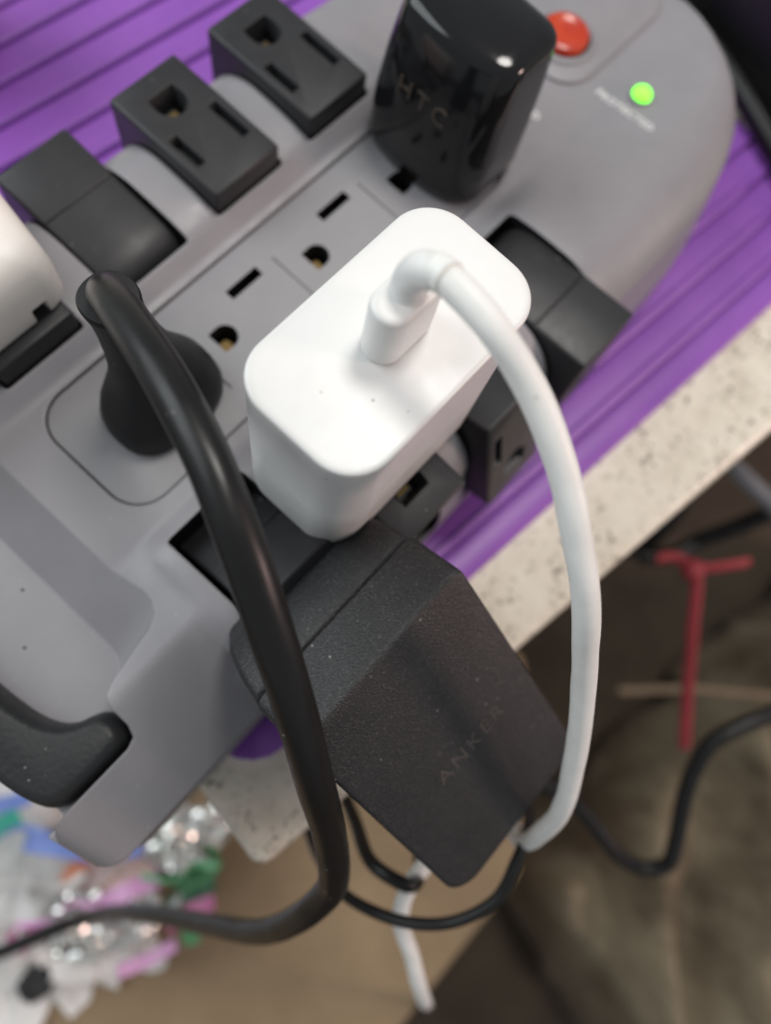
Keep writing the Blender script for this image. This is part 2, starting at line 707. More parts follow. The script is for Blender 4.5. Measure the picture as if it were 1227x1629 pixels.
# cord bay with a sloping wall at the near end
top = [(-50.6, 60), (-50.6, -28), (-51.2, -30.6), (-53.0, -33.0), (-56, -34.4), (-66, -36.4), (-68.4, -37.6), (-69.3, -40), (-69.6, -44), (-70.6, -46.2), (-73, -47), (-88, -47), (-91.5, -47.6), (-94, -49.6), (-96, -53), (-120, -53), (-120, 60)]
bot = [(-62.5, 60), (-62.5, -29), (-62.9, -31.4), (-64.0, -33.2), (-65.6, -34.4), (-67.6, -35.8), (-68.8, -37.2), (-69.4, -40), (-69.8, -44), (-70.8, -46), (-73, -46.6), (-88, -46.6), (-91.5, -47.2), (-94, -49.2), (-96, -52.6), (-120, -52.6), (-120, 60)]
t2 = [(p[0] + (p[0] - q[0]) * .5, p[1] + (p[1] - q[1]) * .5) for p, q in zip(top, bot)]
cut.append(tmp(*loft([[(a, b, -9.0) for a, b in bot], [(a, b, 1.2) for a, b in top], [(a, b, 6.5) for a, b in t2]]), MAT['grey']))
# the bay opens at the near end
cut.append(tmp(*loft([[(p, q, z) for p, q in rrect(-130, -90.2, -46.8, 70, 1, 3)] for z in (-60, 10)]), MAT['grey']))
# panel-like pocket for the switch plate
boolean(body, cut)
finish(body.data, 38)


def adopt(o, parent):
    """parent a mesh that was built in world mm coordinates"""
    o0 = org(parent) * S
    for v in o.data.vertices:
        v.co -= o0
    o.parent = parent
    return o


adopt(body, strip)

# --- centre panel with four fixed outlets
v, f = rbox(PX0, PX1, PY0, PY1, -7.9, 0.0, PR, .35, 8)
panel = mesh("outlet_panel", v, f, MAT['panel'], None, 0)
panel.data.materials.append(MAT['inner_black'])
cut = []
TP = 28.95


def dshape(cx, cy, r, ang, flat=.55, n=14):
    """D hole: round on one side, flat on the other (flat faces direction ang)"""
    p = []
    a0 = math.acos(flat * .4)
    for i in range(n + 1):
        t = ang + a0 + (2 * math.pi - 2 * a0) * i / n
        p.append((cx + r * math.cos(t), cy + r * math.sin(t)))
    fx = r * .4 * flat
    c1 = (cx + fx * math.cos(ang) + r * math.cos(ang) * .72 - r * .92 * math.sin(ang) * -1 * -1, cy)
    # square the flat side
    dx, dy = math.cos(ang), math.sin(ang)
    nx, ny = -dy, dx
    q = []
    for i in range(n + 1):
        t = ang + math.pi / 2 + math.pi * i / n
        q.append((cx + r * math.cos(t), cy + r * math.sin(t)))
    q.append((cx - nx * r + dx * r * .85, cy - ny * r + dy * r * .85))
    q.append((cx + nx * r + dx * r * .85, cy + ny * r + dy * r * .85))
    return q


def pocket(outline, ztop, zbot, taper=.35, mat=L, step=.9):
    cx = sum(p[0] for p in outline) / len(outline)
    cy = sum(p[1] for p in outline) / len(outline)

    def sh(k):
        out = []
        for x, y in outline:
            d = math.hypot(x - cx, y - cy)
            out.append((cx + (x - cx) * (d + k) / d, cy + (y - cy) * (d + k) / d))
        return out
    return tmp(*loft([[(x, y, zbot) for x, y in sh(-.15)], [(x, y, ztop - step) for x, y in sh(0)], [(x, y, ztop + step * .5) for x, y in sh(taper * 1.5)]]), mat)


def slot(cx, cy, lx, ly):
    return [(cx - lx / 2, cy - ly / 2), (cx + lx / 2, cy - ly / 2), (cx + lx / 2, cy + ly / 2), (cx - lx / 2, cy + ly / 2)]


for i in (-1, 0, 1, 2):
    gx = i * TP
    cut.append(pocket(dshape(gx - .3, 0, 2.55, math.pi), 0, -7, .3))
    cut.append(pocket(slot(gx + 11.9, 6.35, 8.7, 2.3), 0, -7, .25))
    cut.append(pocket(slot(gx + 11.9, -8.0, 7.0, 2.1), 0, -7, .25))
for sx in (-7.9, 20.9, 49.5):
    cut.append(tmp(*rbox(sx - .22, sx + .22, -9.2, 6.6, -.35, 2, .1, .05, 2, 1), MAT['grey']))
boolean(panel, cut)
finish(panel.data, 38)
adopt(panel, strip)
for i in (-1, 0, 1, 2):
    gx = i * TP
    v, f = rbox(gx - 1.9, gx + 1.2, -1.5, 1.5, -7.4, -4.4, .5, .2, 2, 1)
    mesh("ground_contact", v, f, MAT['brass'], panel)

# --- swivel outlet block (local: +y outward, +z face, x along the strip), pivot at origin
D, HW, BW = 21.4, 16.3, 9.6
bp_ = []
bp_ += [(-HW, 6.9), (-HW + .35, 6.75), (-HW + .35, 6.35), (-HW, 6.2), (-HW, 0)]
for i in range(1, 20):
    t = math.pi + math.pi * i / 20
    c_, s_ = math.cos(t), math.sin(t)
    bp_.append((math.copysign(abs(c_) ** .5, c_) * HW, -abs(s_) ** .5 * HW))
bp_ += [(HW, 0), (HW, 6.2), (HW - .35, 6.35), (HW - .35, 6.75), (HW, 6.9)]
for i in range(5):
    t = math.pi / 2 * i / 4
    bp_.append((HW - .6 + .6 * math.cos(t), D - .6 + .6 * math.sin(t)))
for i in range(5):
    t = math.pi / 2 + math.pi / 2 * i / 4
    bp_.append((-HW + .6 + .6 * math.cos(t), D - .6 + .6 * math.sin(t)))
rings = []
for x, d in ((-BW, .6), (-BW + .25, .2), (-BW + .7, 0), (BW - .7, 0), (BW - .25, .2), (BW, .6)):
    ring = []
    for y, z in bp_:
        ln = math.hypot(y, z)
        ring.append((x, y * (1 - d / ln), z * (1 - d / ln)))
    rings.append(ring)
v, f = loft(rings)
blk = mesh("swivel_outlet", v, f, MAT['block'], None, 0)
blk.data.materials.append(MAT['inner_black'])
cut = [pocket([(x, y) for x, y in dshape(0, 7.4, 2.9, math.pi / 2)], D, D - 8, 1.1, MAT['block'], 2.0),
       pocket(slot(6.35, -4.1, 2.0, 9.0), D, D - 8, 1.0, MAT['block'], 2.0),
       pocket(slot(-6.35, -4.1, 2.0, 7.2), D, D - 8, 1.0, MAT['block'], 2.0)]
# black inner wells of the slots
boolean(blk, cut)
finish(blk.data, 38)
blk_mesh = blk.data
bpy.data.objects.remove(blk)
# black slot bottoms and brass contact share data as well
bmn = bmesh.new()


def box_data(name, boxes, mat):
    vs_, fs_ = [], []
    for b in boxes:
        v_, f_ = rbox(*b, .1, .05, 1, 1)
        off = len(vs_)
        vs_ += v_
        fs_ += [tuple(i + off for i in q) for q in f_]
    me = bpy.data.meshes.new(name)
    me.from_pydata([tuple(Vector(p) * S) for p in vs_], [], fs_)
    me.materials.append(mat)
    return me


contact_me = box_data("ground_contact", [(-1.6, 1.6, 5.4, 8.6, D - 7.9, D - 4.9)], MAT['brass'])
well_me = box_data("slot_well", [(5.65, 7.05, -8.3, .1, D - 7.95, D - 2.6), (-7.05, -5.65, -7.4, -.8, D - 7.95, D - 2.6), (-2.3, 2.3, 4.9, 9.3, D - 7.95, D - 5.0)], MAT['inner_black'])

angles = {1: [0, 86, 0, 0], -1: [51, 6, 71, 87]}
for side in (1, -1):
    for bx, th in zip(BX, angles[side]):
        o = bpy.data.objects.new("swivel_outlet", blk_mesh)
        COL.objects.link(o)
        o.parent = strip
        rot = Matrix.Rotation(math.radians(-th), 4, 'X')
        if side < 0:
            rot = Matrix.Rotation(math.pi, 4, 'Z') @ rot
        loc = (Vector((bx + (.7 if side < 0 else 0), YC + side * PY, PZ)) - org(strip)) * S
        o.matrix_local = Matrix.Translation(loc) @ rot
        for nm, me in (("ground_contact", contact_me), ("slot_well", well_me)):
            c = bpy.data.objects.new(nm, me)
            COL.objects.link(c)
            c.parent = o

# --- switch plate, lit switch, indicator and its lettering
v, f = loft([[(p, q, z) for p, q in rrect(108 + d, 154.5 - d, -12.6 + d, 16 - d, 9 - d, 8)] for z, d in ((-1.5, 0), (.75, 0), (1.0, .15), (1.15, .5))])
mesh("switch_plate", v, f, MAT['grey'], strip)
swc = (120.6, -.4)


def disc(cx, cy, rz, n=40):
    return loft([[(cx + r * math.cos(2 * math.pi * i / n), cy + r * math.sin(2 * math.pi * i / n), z) for i in range(n)] for r, z in rz])


v, f = disc(*swc, [(9.0, .6), (8.9, 1.3), (8.3, 1.8), (7.5, 2.0), (7.1, 1.9), (6.9, 1.4)])
mesh("switch_bezel", v, f, MAT['grey'], strip)
v, f = disc(*swc, [(7.0, .6), (7.0, 1.7), (6.8, 1.75), (6.3, 1.6)])
mesh("switch_gap_ring", v, f, MAT['inner_black'], strip)  # black ring added to darken the gap between bezel and switch
v, f = disc(*swc, [(6.3, .4), (6.25, 2.6), (6.0, 3.3), (5.2, 3.6), (4.6, 3.3), (3.0, 3.0), (.8, 2.9)])
mesh("lit_switch", v, f, MAT['switch'], strip)
lx, ly = 122.0, -25.5
v, f = disc(lx, ly, [(2.6, 0), (2.6, 1.5), (2.4, 2.4), (1.8, 3.1), (.9, 3.5), (.2, 3.6)], 24)
mesh("indicator_light", v, f, MAT['led'], strip)
v, f = disc(lx, ly, [(3.3, .8), (3.3, 1.75), (3.1, 2.0), (2.8, 1.95), (2.65, 1.6)], 24)
mesh("indicator_rim", v, f, MAT['panel'], strip)
text_mesh("protected_lettering", "PROTECTED", 2.1, frame((114.2, -25.2, 0), (0, -1, 0), (1, 0, 0)), MAT['letter'], strip, .15, 1.12, .06, deckz)
text_mesh("label_lettering", "ED", 2.1, frame((95.9, -9.6, 0), (0, -1, 0), (1, 0, 0)), MAT['letter'], strip, .15, 1.12, .06, deckz)

# --- screws in the cord bay, black rubber cord grip
for x, y in ((-66.5, -8.0), (-74.0, -17.0)):
    v, f = disc(x, y, [(.34, -9.4), (.34, -8.98), (.26, -8.92), (.1, -8.9)], 12)
    mesh("bay_screw", v, f, MAT['block'], strip)


def grip():
    pts = []
    outline = [(-70.4, -41.8), (-71.4, -45.2), (-75, -46.2), (-82, -46.2), (-88.4, -45.4), (-91.2, -41), (-92.8, -33), (-94, -20), (-95, 0), (-95.4, 25), (-94, 44), (-89, 46), (-84, 44),
               (-82.8, 20), (-82.4, 0), (-82.0, -12), (-81.4, -22), (-80.4, -29), (-78.6, -33.4), (-76, -36), (-73.2, -37.2), (-71.2, -38.6)]
    n = len(outline)
    out = []
    for i in range(n):
        p0, p1, p2, p3 = [Vector(outline[(i + k) % n]) for k in (-1, 0, 1, 2)]
        for j in range(4):
            t = j / 4
            out.append(.5 * (2 * p1 + (p2 - p0) * t + (2 * p0 - 5 * p1 + 4 * p2 - p3) * t * t + (3 * p1 - p0 - 3 * p2 + p3) * t ** 3))
    m = len(out)

    def inset(d):
        res = [p.copy() for p in out]
        steps = max(1, int(d / .25))
        for _ in range(steps if d else 0):
            new = []
            for i in range(m):
                a, b, c = res[i - 1], res[i], res[(i + 1) % m]
                t = (c - a).normalized()
                new.append(b * .6 + (a + c) * .2 + Vector((t.y, -t.x)) * (d / steps))
            res = new
        return res
    rings = []
    for z, d in ((-24, 1.2), (-23, 0), (-6, 0), (-3.2, .25), (-1.4, .7), (-.3, 1.3), (.25, 2.0), (.4, 2.6)):
        rings.append([(p.x, p.y, z) for p in inset(d)])
    return loft(rings)


v, f = grip()
mesh("cord_grip", v, f, MAT['grip'], strip, 50)

# =================================================================== white charger
wx0, wx1, wy0, wy1, wz0, wz1 = -22.0, 22.6, -51.2, -25.9, 9.5, 54.2
wc = empty("white_charger", ((wx0 + wx1) / 2, (wy0 + wy1) / 2, wz0), "tall white rectangular charger with rounded corners in the middle of the strip", "charger")
rings = []
for z, d in ((wz0, 1.4), (wz0 + .5, .5), (wz0 + 1.4, 0), (wz0 + 20, 0), (wz1 - 1.4, 0), (wz1 - .7, 0), (wz1 - .42, .06), (wz1 - .2, .2), (wz1 - .06, .42), (wz1, .7), (wz1 + .01, 1.3), (wz1 + .03, 5)):
    rings.append([(a, b, z) for a, b in rrect(wx0 + d, wx1 - d, wy0 + d, wy1 - d, 7.4 - d * .6, 12)])
v, f = loft(rings)
mesh("casing", v, f, MAT['white'], wc, 40)
# prongs down into the block
for dx in (-6.35, 6.35):
    v, f = rbox(-.3 + dx - .7, -.3 + dx + .7, -40.5, -34.2, wz0 - 7, wz0 + .5, .3, .2, 2, 1)
    mesh("prong", v, f, MAT['brass'], wc)
# shallow port surround on the top
ccx, ccy = .6, -38.7
v, f = loft([[(a, b, z) for a, b in rrect(ccx - 4.6 - d, ccx + 4.6 + d, ccy - 1.7 - d, ccy + 1.7 + d, 1.7 + d, 6)] for z, d in ((wz1 - 2, 0), (wz1 + .12, 0), (wz1 + .15, -.3))])
mesh("port", v, f, MAT['greycable'], wc)

# =================================================================== white cable
wb = empty("white_usb_cable", (ccx, ccy, wz1 + .1), "white charging cable rising from the white charger and curving down past the black charger", "cable")
rings = []
for z, d in ((wz1 + .2, .35), (wz1 + .6, 0), (wz1 + 10.2, 0), (wz1 + 11.0, 0), (wz1 + 11.5, .12), (wz1 + 11.85, .4), (wz1 + 12.0, .8), (wz1 + 12.05, 1.5)):
    rings.append([(a, b, z) for a, b in rrect(ccx - 6.2 + d, ccx + 6.2 - d, ccy - 3.25 + d, ccy + 3.25 - d, 3.25 - d * .9, 8)])
v, f = loft(rings)
con = mesh("connector", v, f, MAT['white'], wb, 40)
v, f = tube([(ccx + .45, ccy - 2.2, 73.0), (ccx + .5, ccy - 3.4, 73.4), (.85, -43.4, 73.9)], 2.28, 24, 4)
mesh("cable_collar", v, f, MAT['whitecord'], wb, 50)
sl = [(ccx, ccy, 66.0), (ccx + .1, ccy, 68.6), (ccx + .3, ccy - .9, 71.4), (ccx + .5, ccy - 2.8, 73.0)]
v, f = tube(sl, 2.9, 24, 8, radf=lambda t: 2.6 - .2 * t)
mesh("strain_relief", v, f, MAT['white'], wb, 50)
wpath = [(ccx + .1, ccy, 70), (ccx + .3, ccy - .9, 71.4), (ccx + .5, ccy - 2.8, 73.0), (.9, -44.8, 73.6), (.4, -51.0, 73.0), (0.0, -58.7, 69.2), (-1.8, -67.6, 63.8), (-5.1, -77.0, 56.4),
         (-8.4, -85.7, 47.5), (-11.8, -96.8, 30.0), (-17.7, -109.6, 9.6), (-24.7, -119.9, -8.8), (-29.3, -124.0, -23.0),
         (-32.2, -125.8, -34.4), (-30.4, -123.0, -50.2), (-38.8, -120.0, -56.7), (-48.5, -117.0, -55.0), (-56.9, -116.4, -53.2), (-63.7, -119.2, -55.3), (-70.6, -131.9, -68.7),
         (-76.5, -143.5, -83.8), (-80.8, -154.5, -105.7), (-89.6, -180.2, -178.0), (-109.8, -239.4, -344.8), (-131, -302, -517)]
v, f = tube(wpath, 2.15, 24, 10, wob=.08)
mesh("cord", v, f, MAT['whitecord'], wb, 60)

# =================================================================== anker charger
TH = math.radians(41)
an = Vector((0, -math.sin(TH), math.cos(TH)))          # front face normal
at = Vector((0, -math.cos(TH), -math.sin(TH)))         # down the front face
ax = Vector((1, 0, 0))
# top edge of the front face runs through A0 (its +x end)
A0 = Vector((-10.2, -69.6, 24.4))
AW, AL, AT = 41.0, 63.0, 31.0
anchor = empty("black_wall_charger", (-30, -60, 0), "black textured charger with a faint maker name hanging over the counter edge", "charger")


def apt(x, t, s):
    """x across (0 at +x end, positive towards -x), t down the face, s behind the face"""
    return A0 - ax * x + at * t - an * s


def aring(x0, x1, t0, t1, s, r, n=7):
    return [apt(a, b, s) for a, b in rrect(x0, x1, t0, t1, r, n)]


# corners at the upper edge are tighter than at the lower edge
rings2 = []
for (x0, x1, t0, t1, s, r) in ((1.0, AW - 1.0, .8, AL - 1.0, 0, 0), (.35, AW - .35, .3, AL - .35, .12, 1), (.05, AW - .05, .05, AL - .05, .5, 1), (0, AW, 0, AL, 1.1, 1),
                               (0, AW, 0, AL, 10.5, 1), (.3, AW - .3, .3, AL - .3, 10.75, 1)):
    p = []
    t0 -= .43 * min(s, 21.5)
    for cx, ct, a, rr in ((x1, t1, 0, 6.5), (x0, t1, 90, 6.5), (x0, t0, 180, 2.2), (x1, t0, 270, 2.2)):
        sx = -1 if a in (0, 270) else 1
        stt = -1 if a in (0, 90) else 1
        for i in range(8):
            t = math.radians(a + 90 * i / 7)
            p.append(apt(cx + sx * rr + rr * math.cos(t), ct + stt * rr + rr * math.sin(t), s))
    rings2.append(p)
v, f = loft(rings2)
mesh("front_shell", v, f, MAT['anker'], anchor, 40)
# rear shell that carries the prongs, set back from the seam
rings2 = []
for (d, s, rr0) in ((2.2, 10.5, 0), (2.2, 11.5, 0), (.7, 11.6, 0), (.45, 12.0, 0), (.5, 18, 0), (.9, 24, 0), (1.8, 29.5, 0), (3.0, AT, 0)):
    p = []
    x0, x1, t0, t1 = d, AW - d - .2 * max(0, s - 12), d * .9 - .43 * min(s, 21.5) + .10 * max(0, s - 12), AL - d
    for cx, ct, a, rr in ((x1, t1, 0, 6.5), (x0, t1, 90, 6.5), (x0, t0, 180, 2.4), (x1, t0, 270, 2.4)):
        sx = -1 if a in (0, 270) else 1
        stt = -1 if a in (0, 90) else 1
        for i in range(8):
            t = math.radians(a + 90 * i / 7)
            p.append(apt(cx + sx * rr + rr * math.cos(t), ct + stt * rr + rr * math.sin(t), s))
    rings2.append(p)
v, f = loft(rings2)
mesh("rear_shell", v, f, MAT['anker'], anchor, 40)
for dx in (-6.35, 6.35):
    c = [apt(20 + dx + a, 8 + b, s) for s in (AT - .5, AT + 9) for a, b in ((-.7, -3), (.7, -3), (.7, 3), (-.7, 3))]
    v, f = c, [(0, 1, 2, 3), (4, 5, 6, 7), (0, 1, 5, 4), (1, 2, 6, 5), (2, 3, 7, 6), (3, 0, 4, 7)]
    mesh("prong", v, f, MAT['brass'], anchor)
lm = frame(apt(18.6, 35.0, -.03), (1, 0, 0), -at)
text_mesh("maker_lettering", "ANKER", 3.7, lm, MAT['ankerlogo'], anchor, .05, 1.25, -.01)

# =================================================================== black plug with cord
bc = empty("black_power_cord", (-18.5, -1.5, 0), "thick black power cord with moulded plug arching over the strip's near end", "power cord")


def plug():
    rings = []
    cx0, cy0 = -19.4, -1.6
    # (z, half x, half y, dx, dy)
    lv = [(.1, 12.2, 8.8, -.4, -.2), (.6, 12.8, 9.4, -.4, -.2), (4, 12.8, 9.5, -.3, -.2), (8, 11.8, 9.1, -.1, -.1), (12, 9.6, 8.0, .0, .2), (16, 8.0, 6.8, -.3, .6), (20, 6.6, 5.9, -.6, 1.0),
          (25, 5.6, 5.2, -1.0, 1.5), (30, 4.9, 4.8, -1.3, 2.0), (35, 4.6, 4.6, -1.6, 2.5), (38.4, 4.9, 4.9, -1.8, 2.8), (39.5, 5.0, 5.0, -1.8, 2.9), (40.0, 4.7, 4.7, -1.8, 2.9), (40.1, 3.6, 3.6, -1.8, 2.9)]
    for z, hx, hy, dx, dy in lv:
        r = []
        e = 2.6 if z < 14 else 2.2
        for i in range(32):
            t = 2 * math.pi * i / 32
            c, s = math.cos(t), math.sin(t)
            x = math.copysign(abs(c) ** (2 / e), c) * hx
            y = math.copysign(abs(s) ** (2 / e), s) * hy
            # cross-section turned to line up with the image of the plug
            r.append((cx0 + dx + x, cy0 + dy + y, z))
        rings.append(r)
    return loft(rings)


v, f = plug()
mesh("plug", v, f, MAT['plug'], bc, 50)
bpath = [(-21.2, 1.3, 37), (-21.3, 1.0, 41.0), (-22.2, -1.6, 45.6), (-24.0, -7.4, 50.3), (-27.8, -20.7, 56.5), (-32.7, -34.8, 59.2), (-37.6, -45.6, 56.9), (-42.3, -55.0, 50.7), (-47.5, -64.9, 39.1), (-53.0, -74.7, 24.2), (-58.8, -85.2, 4.0),
         (-63.6, -92.0, -9.5), (-67.4, -95.4, -18.5), (-75.5, -97.3, -31.9), (-90.2, -97.4, -62.2), (-108.4, -90.2, -108.5), (-134.6, -75.4, -168.5), (-170, -60.5, -236.0), (-208, -44, -262), (-260, -22, -285), (-330, 10, -297)]
v, f = tube(bpath, 3.2, 28, 10, wob=.03)
mesh("cord", v, f, MAT['blackcord'], bc, 60)

# =================================================================== gloss black adapter
hc = empty("gloss_black_adapter", (71, 0, 0), "glossy black upright phone adapter with curved front beside the lit switch", "adapter")


def hring(z, x0, x1, y0, y1, r, bow, n=8):
    p = []
    for a, b in rrect(x0, x1, y0, y1, r, n):
        u = 1 - ((b - (y0 + y1) / 2) / ((y1 - y0) / 2)) ** 2
        if a < (x0 + x1) / 2:
            a -= bow * u
        else:
            a += bow * .4 * u
        p.append((a, b, z))
    return p


def hrect(x0, x1, y0, y1, r, k=10):
    # rounded rectangle with subdivided straight sides so that it can be bowed
    base = rrect(x0, x1, y0, y1, r, 6)
    out = []
    for i, p in enumerate(base):
        q = base[(i + 1) % len(base)]
        L_ = math.hypot(q[0] - p[0], q[1] - p[1])
        m = k if L_ > 8 else 1
        for j in range(m):
            out.append((p[0] + (q[0] - p[0]) * j / m, p[1] + (q[1] - p[1]) * j / m))
    return out


rings = []
for z, x0, x1, y0, y1, r, bow in ((.2, 63.4, 82, -14.6, 15.6, 4.5, 3.4), (.9, 62.4, 83, -15.6, 16.6, 5.0, 3.7), (4, 62.0, 83.3, -16.0, 17.0, 5.0, 3.8), (14, 62.6, 83.5, -15.8, 16.8, 4.6, 3.5), (24, 64.0, 84, -15.2, 16.2, 4.2, 3.0), (31, 65.6, 84.2, -14.6, 15.6, 4.0, 2.5),
                                     (33.6, 66.4, 84.2, -14.3, 15.3, 3.8, 2.3), (34.6, 66.8, 84.1, -14.0, 15.0, 3.8, 2.2), (35.3, 67.5, 83.8, -13.4, 14.4, 3.8, 2.0), (35.7, 68.4, 83.2, -12.6, 13.6, 3.6, 1.8), (36.3, 71.5, 81.5, -10.5, 11.5, 3.5, 1.2)):
    # same count on every ring
    base = rrect(x0, x1, y0, y1, r, 6)
    pts = []
    for i, p in enumerate(base):
        q = base[(i + 1) % len(base)]
        m = 8 if (i % 7 == 6) else 1
        for j in range(m):
            a, b = (p[0] + (q[0] - p[0]) * j / m, p[1] + (q[1] - p[1]) * j / m)
            u = 1 - min(1, abs((b - (y0 + y1) / 2) / ((y1 - y0) / 2))) ** 2
            a += -bow * u if a < (x0 + x1) / 2 else bow * .3 * u
            pts.append((a, b, z))
    rings.append(pts)
v, f = loft(rings)
mesh("casing", v, f, MAT['htc'], hc, 60)
hm = frame((60.5, 1.2, 19.6), (0, -1, 0), (.12, 0, 1))
text_mesh("maker_lettering", "HTC", 4.2, hm, MAT['htclogo'], hc, .3, 1.35, -.03)
# =================================================================== warm white charger at the left edge
be = empty("cream_charger", (-40, 40, 9.4), "cream white charger with a notched lower edge on the left outlet row", "charger")
rings = []
for z, d in ((9.45, .6), (9.9, .15), (10.6, 0), (18, 0), (22, .4), (24.4, 1.3), (25.8, 2.8), (26.6, 4.8), (27.0, 7.5)):
    ring = []
    for a, b in rrect(-66 + d, -18.6 - d, 23.4 + d, 62 - d, 4.4, 8):
        a += (b - 23.4) * .16
        ring.append((a, b, z))
    rings.append(ring)
v, f = loft(rings)
cas = mesh("casing", v, f, MAT['beige'], None, 0)
c1 = tmp(*rbox(-27.2, -23.6, 15, 30, 5, 14.0, .5, .3, 3, 1), MAT['beige'])
boolean(cas, [c1])
finish(cas.data, 40)
adopt(cas, be)
for dx in (-6.35, 6.35):
    v, f = rbox(BX[0] + dx - .7, BX[0] + dx + .7, 30, 36, 2, 9.8, .3, .2, 2, 1)
    mesh("prong", v, f, MAT['brass'], be)

# =================================================================== things behind and beside the strip
def simple_cable(name, pts, r, mat, label, group=None, wob=.02, cat="cable"):
    base = pts[0]
    v_, f_ = tube(pts, r, 14, 8, wob=wob)
    o_ = mesh(name, v_, f_, mat, None, 60, base=base)
    tag(o_, label, cat, group)
    return o_


simple_cable("strip_cord", [(212, 34, -38), (206, 12, -38), (204.3, -8.6, -38), (199.1, -26.0, -38), (192.3, -41.5, -38), (185.2, -56.2, -38), (176, -76, -38.0), (168, -98, -39), (163, -122, -42), (158, -145, -80)],
             3.6, MAT['blackcord'], "black cord running round the far rounded end of the power strip")
# black case in the far corner
u0 = Vector((190, -74, 0))
d1 = Vector((-.55, .835, 0)).normalized()
d1 = Vector((.28, .96, 0)).normalized()
d2 = Vector((d1.y, -d1.x, 0))
case = empty("black_case", (230, -20, -42), "matte black box edge beyond the strip's far end", "box")
rings = []
for z, d in ((-42, .8), (-41, 0), (-4, 0), (-1.5, .6), (-.2, 2), (0.2, 4)):
    ring = []
    for a, b in rrect(0 + d, 200 - d, 0 + d, 120 - d, 8, 5):
        p = u0 + d1 * a + d2 * b
        ring.append((p.x, p.y, z))
    rings.append(ring)
v, f = loft(rings)
mesh("shell", v, f, MAT['dark'], case, 40)
ring = []
v, f = loft([[tuple(u0 + d1 * a + d2 * b + Vector((0, 0, z))) for a, b in rrect(14, 186, 14, 106, 5, 4)] for z in (-.5, .9, 1.2)])
mesh("lid", v, f, MAT['dark'], case, 40)

# dark round thing at the upper left
cp = empty("black_cup", (18, 143, -42), "black round container cut off by the upper left corner", "container")
CX_, CY_ = 18, 143
v, f = disc(CX_, CY_, [(19, -41.9), (20, -41), (20, -5), (20.5, 4), (20.3, 5), (19.4, 5.2), (18.8, 4), (18.0, -36), (2, -37)], 40)
mesh("wall", v, f, MAT['dark'], cp, 40)
v, f = loft([[(CX_ + r * math.cos(2 * math.pi * i / 40), CY_ + r * math.sin(2 * math.pi * i / 40), z) for i in range(40)] for r, z in ((20.2, -2.5), (21.1, -2.0), (21.1, .8), (20.2, 1.2))], False)
mesh("rim_band", v, f, MAT['dark'], cp, 40)

# cables hanging below the counter
simple_cable("thin_black_cable", [(-22, -118, -48), (-26, -123.6, -37), (-31.0, -125.0, -31.9), (-36.8, -126.5, -31.5), (-45.9, -128.9, -34.3), (-56.4, -125.7, -39.2), (-63.8, -118.2, -42.8), (-69.4, -107.3, -51.9), (-70.0, -100.6, -67.1), (-67.7, -92.8, -91.9), (-50, -70, -125), (-10, -30, -160)],
             1.45, MAT['blackcord'], "thin black cable looping below the black textured charger")
simple_cable("charcoal_cable", [(-20, -40, -110), (-42, -74, -92), (-50.4, -86.6, -79), (-55.7, -97.0, -62.7), (-59.7, -104.3, -48.8), (-59.1, -109.3, -45.4), (-57.4, -114.4, -45.5), (-52.4, -117.5, -64), (-40, -110, -84), (-10, -90, -110), (30, -60, -140)],
             1.75, MAT['blackcord'], "dark cable under the counter corner behind the black textured charger")
simple_cable("hanging_black_cable", [(-10, -120, -150), (-2, -150, -151), (2.3, -168.0, -150.9), (2.0, -180.1, -151.9), (-0.0, -197.2, -153.9), (3.0, -208.3, -154.0), (9.0, -212.4, -150.5), (16.1, -206.2, -141.6), (32.2, -192.1, -128.7), (47.0, -186.7, -120.9), (59.4, -190.5, -117.7), (77.7, -200.9, -116.4), (120, -225, -118)],
             3.1, MAT['blackcord'], "black cable sagging in a deep curve in front of the olive cloth")
simple_cable("grey_cable", [(172.7, -100, -166), (172.7, -121.2, -161.3), (165.1, -138.6, -154.4), (158.8, -160.2, -147.5), (152.7, -180.9, -140.1), (140, -220, -140)],
             4.0, MAT['greycable'], "grey cable emerging from under the counter at the right edge")
simple_cable("tangled_black_cable", [(110, -95, -200), (118.6, -131.1, -198.3), (126.8, -138.0, -196.5), (144.7, -137.1, -180.9), (166.3, -130.7, -174.3), (190, -110, -170)],
             5.0, MAT['blackcord'], "black cable bending just below the speckled counter edge above the red strap")
simple_cable("slack_black_cable", [(118, -140, -190), (131.0, -152.4, -186.0), (140.8, -155.4, -183.5), (151.8, -161.5, -170.4), (171.1, -170.0, -155.1), (200, -180, -140)],
             4.2, MAT['blackcord'], "black cable running off to the right behind the red strap knot")
# red strap with its knot
rs = empty("red_strap", (110, -153, -150), "red strap tied in a knot and hanging down at the right", "strap")
v, f = tube([(103, -137, -149), (109.7, -143.5, -149.6), (110.4, -153.1, -150.0), (95.3, -170.5, -161.1), (78.6, -190.9, -177.9), (63.3, -211.0, -194.3)], 2.5, 14, 8, wob=.1, flat=.45)
mesh("band", v, f, MAT['red'], rs, 60)
v, f = tube([(109.8, -151.5, -149.0), (117.0, -158, -147), (125.2, -164.6, -146.9), (131, -169, -150)], 2.4, 14, 8, wob=.1, flat=.4)
mesh("loose_end", v, f, MAT['red'], rs, 60)
rings = []
for i in range(9):
    t = math.pi * (i + .5) / 9
    rings.append([(110.2 + 5.2 * math.sin(t) * math.cos(a), -152 + 5.0 * math.sin(t) * math.sin(a), -149.2 + 4.2 * math.cos(t)) for a in [2 * math.pi * j / 16 for j in range(16)]])
v, f = loft(rings)
mesh("knot", v, f, MAT['red'], rs, 60)
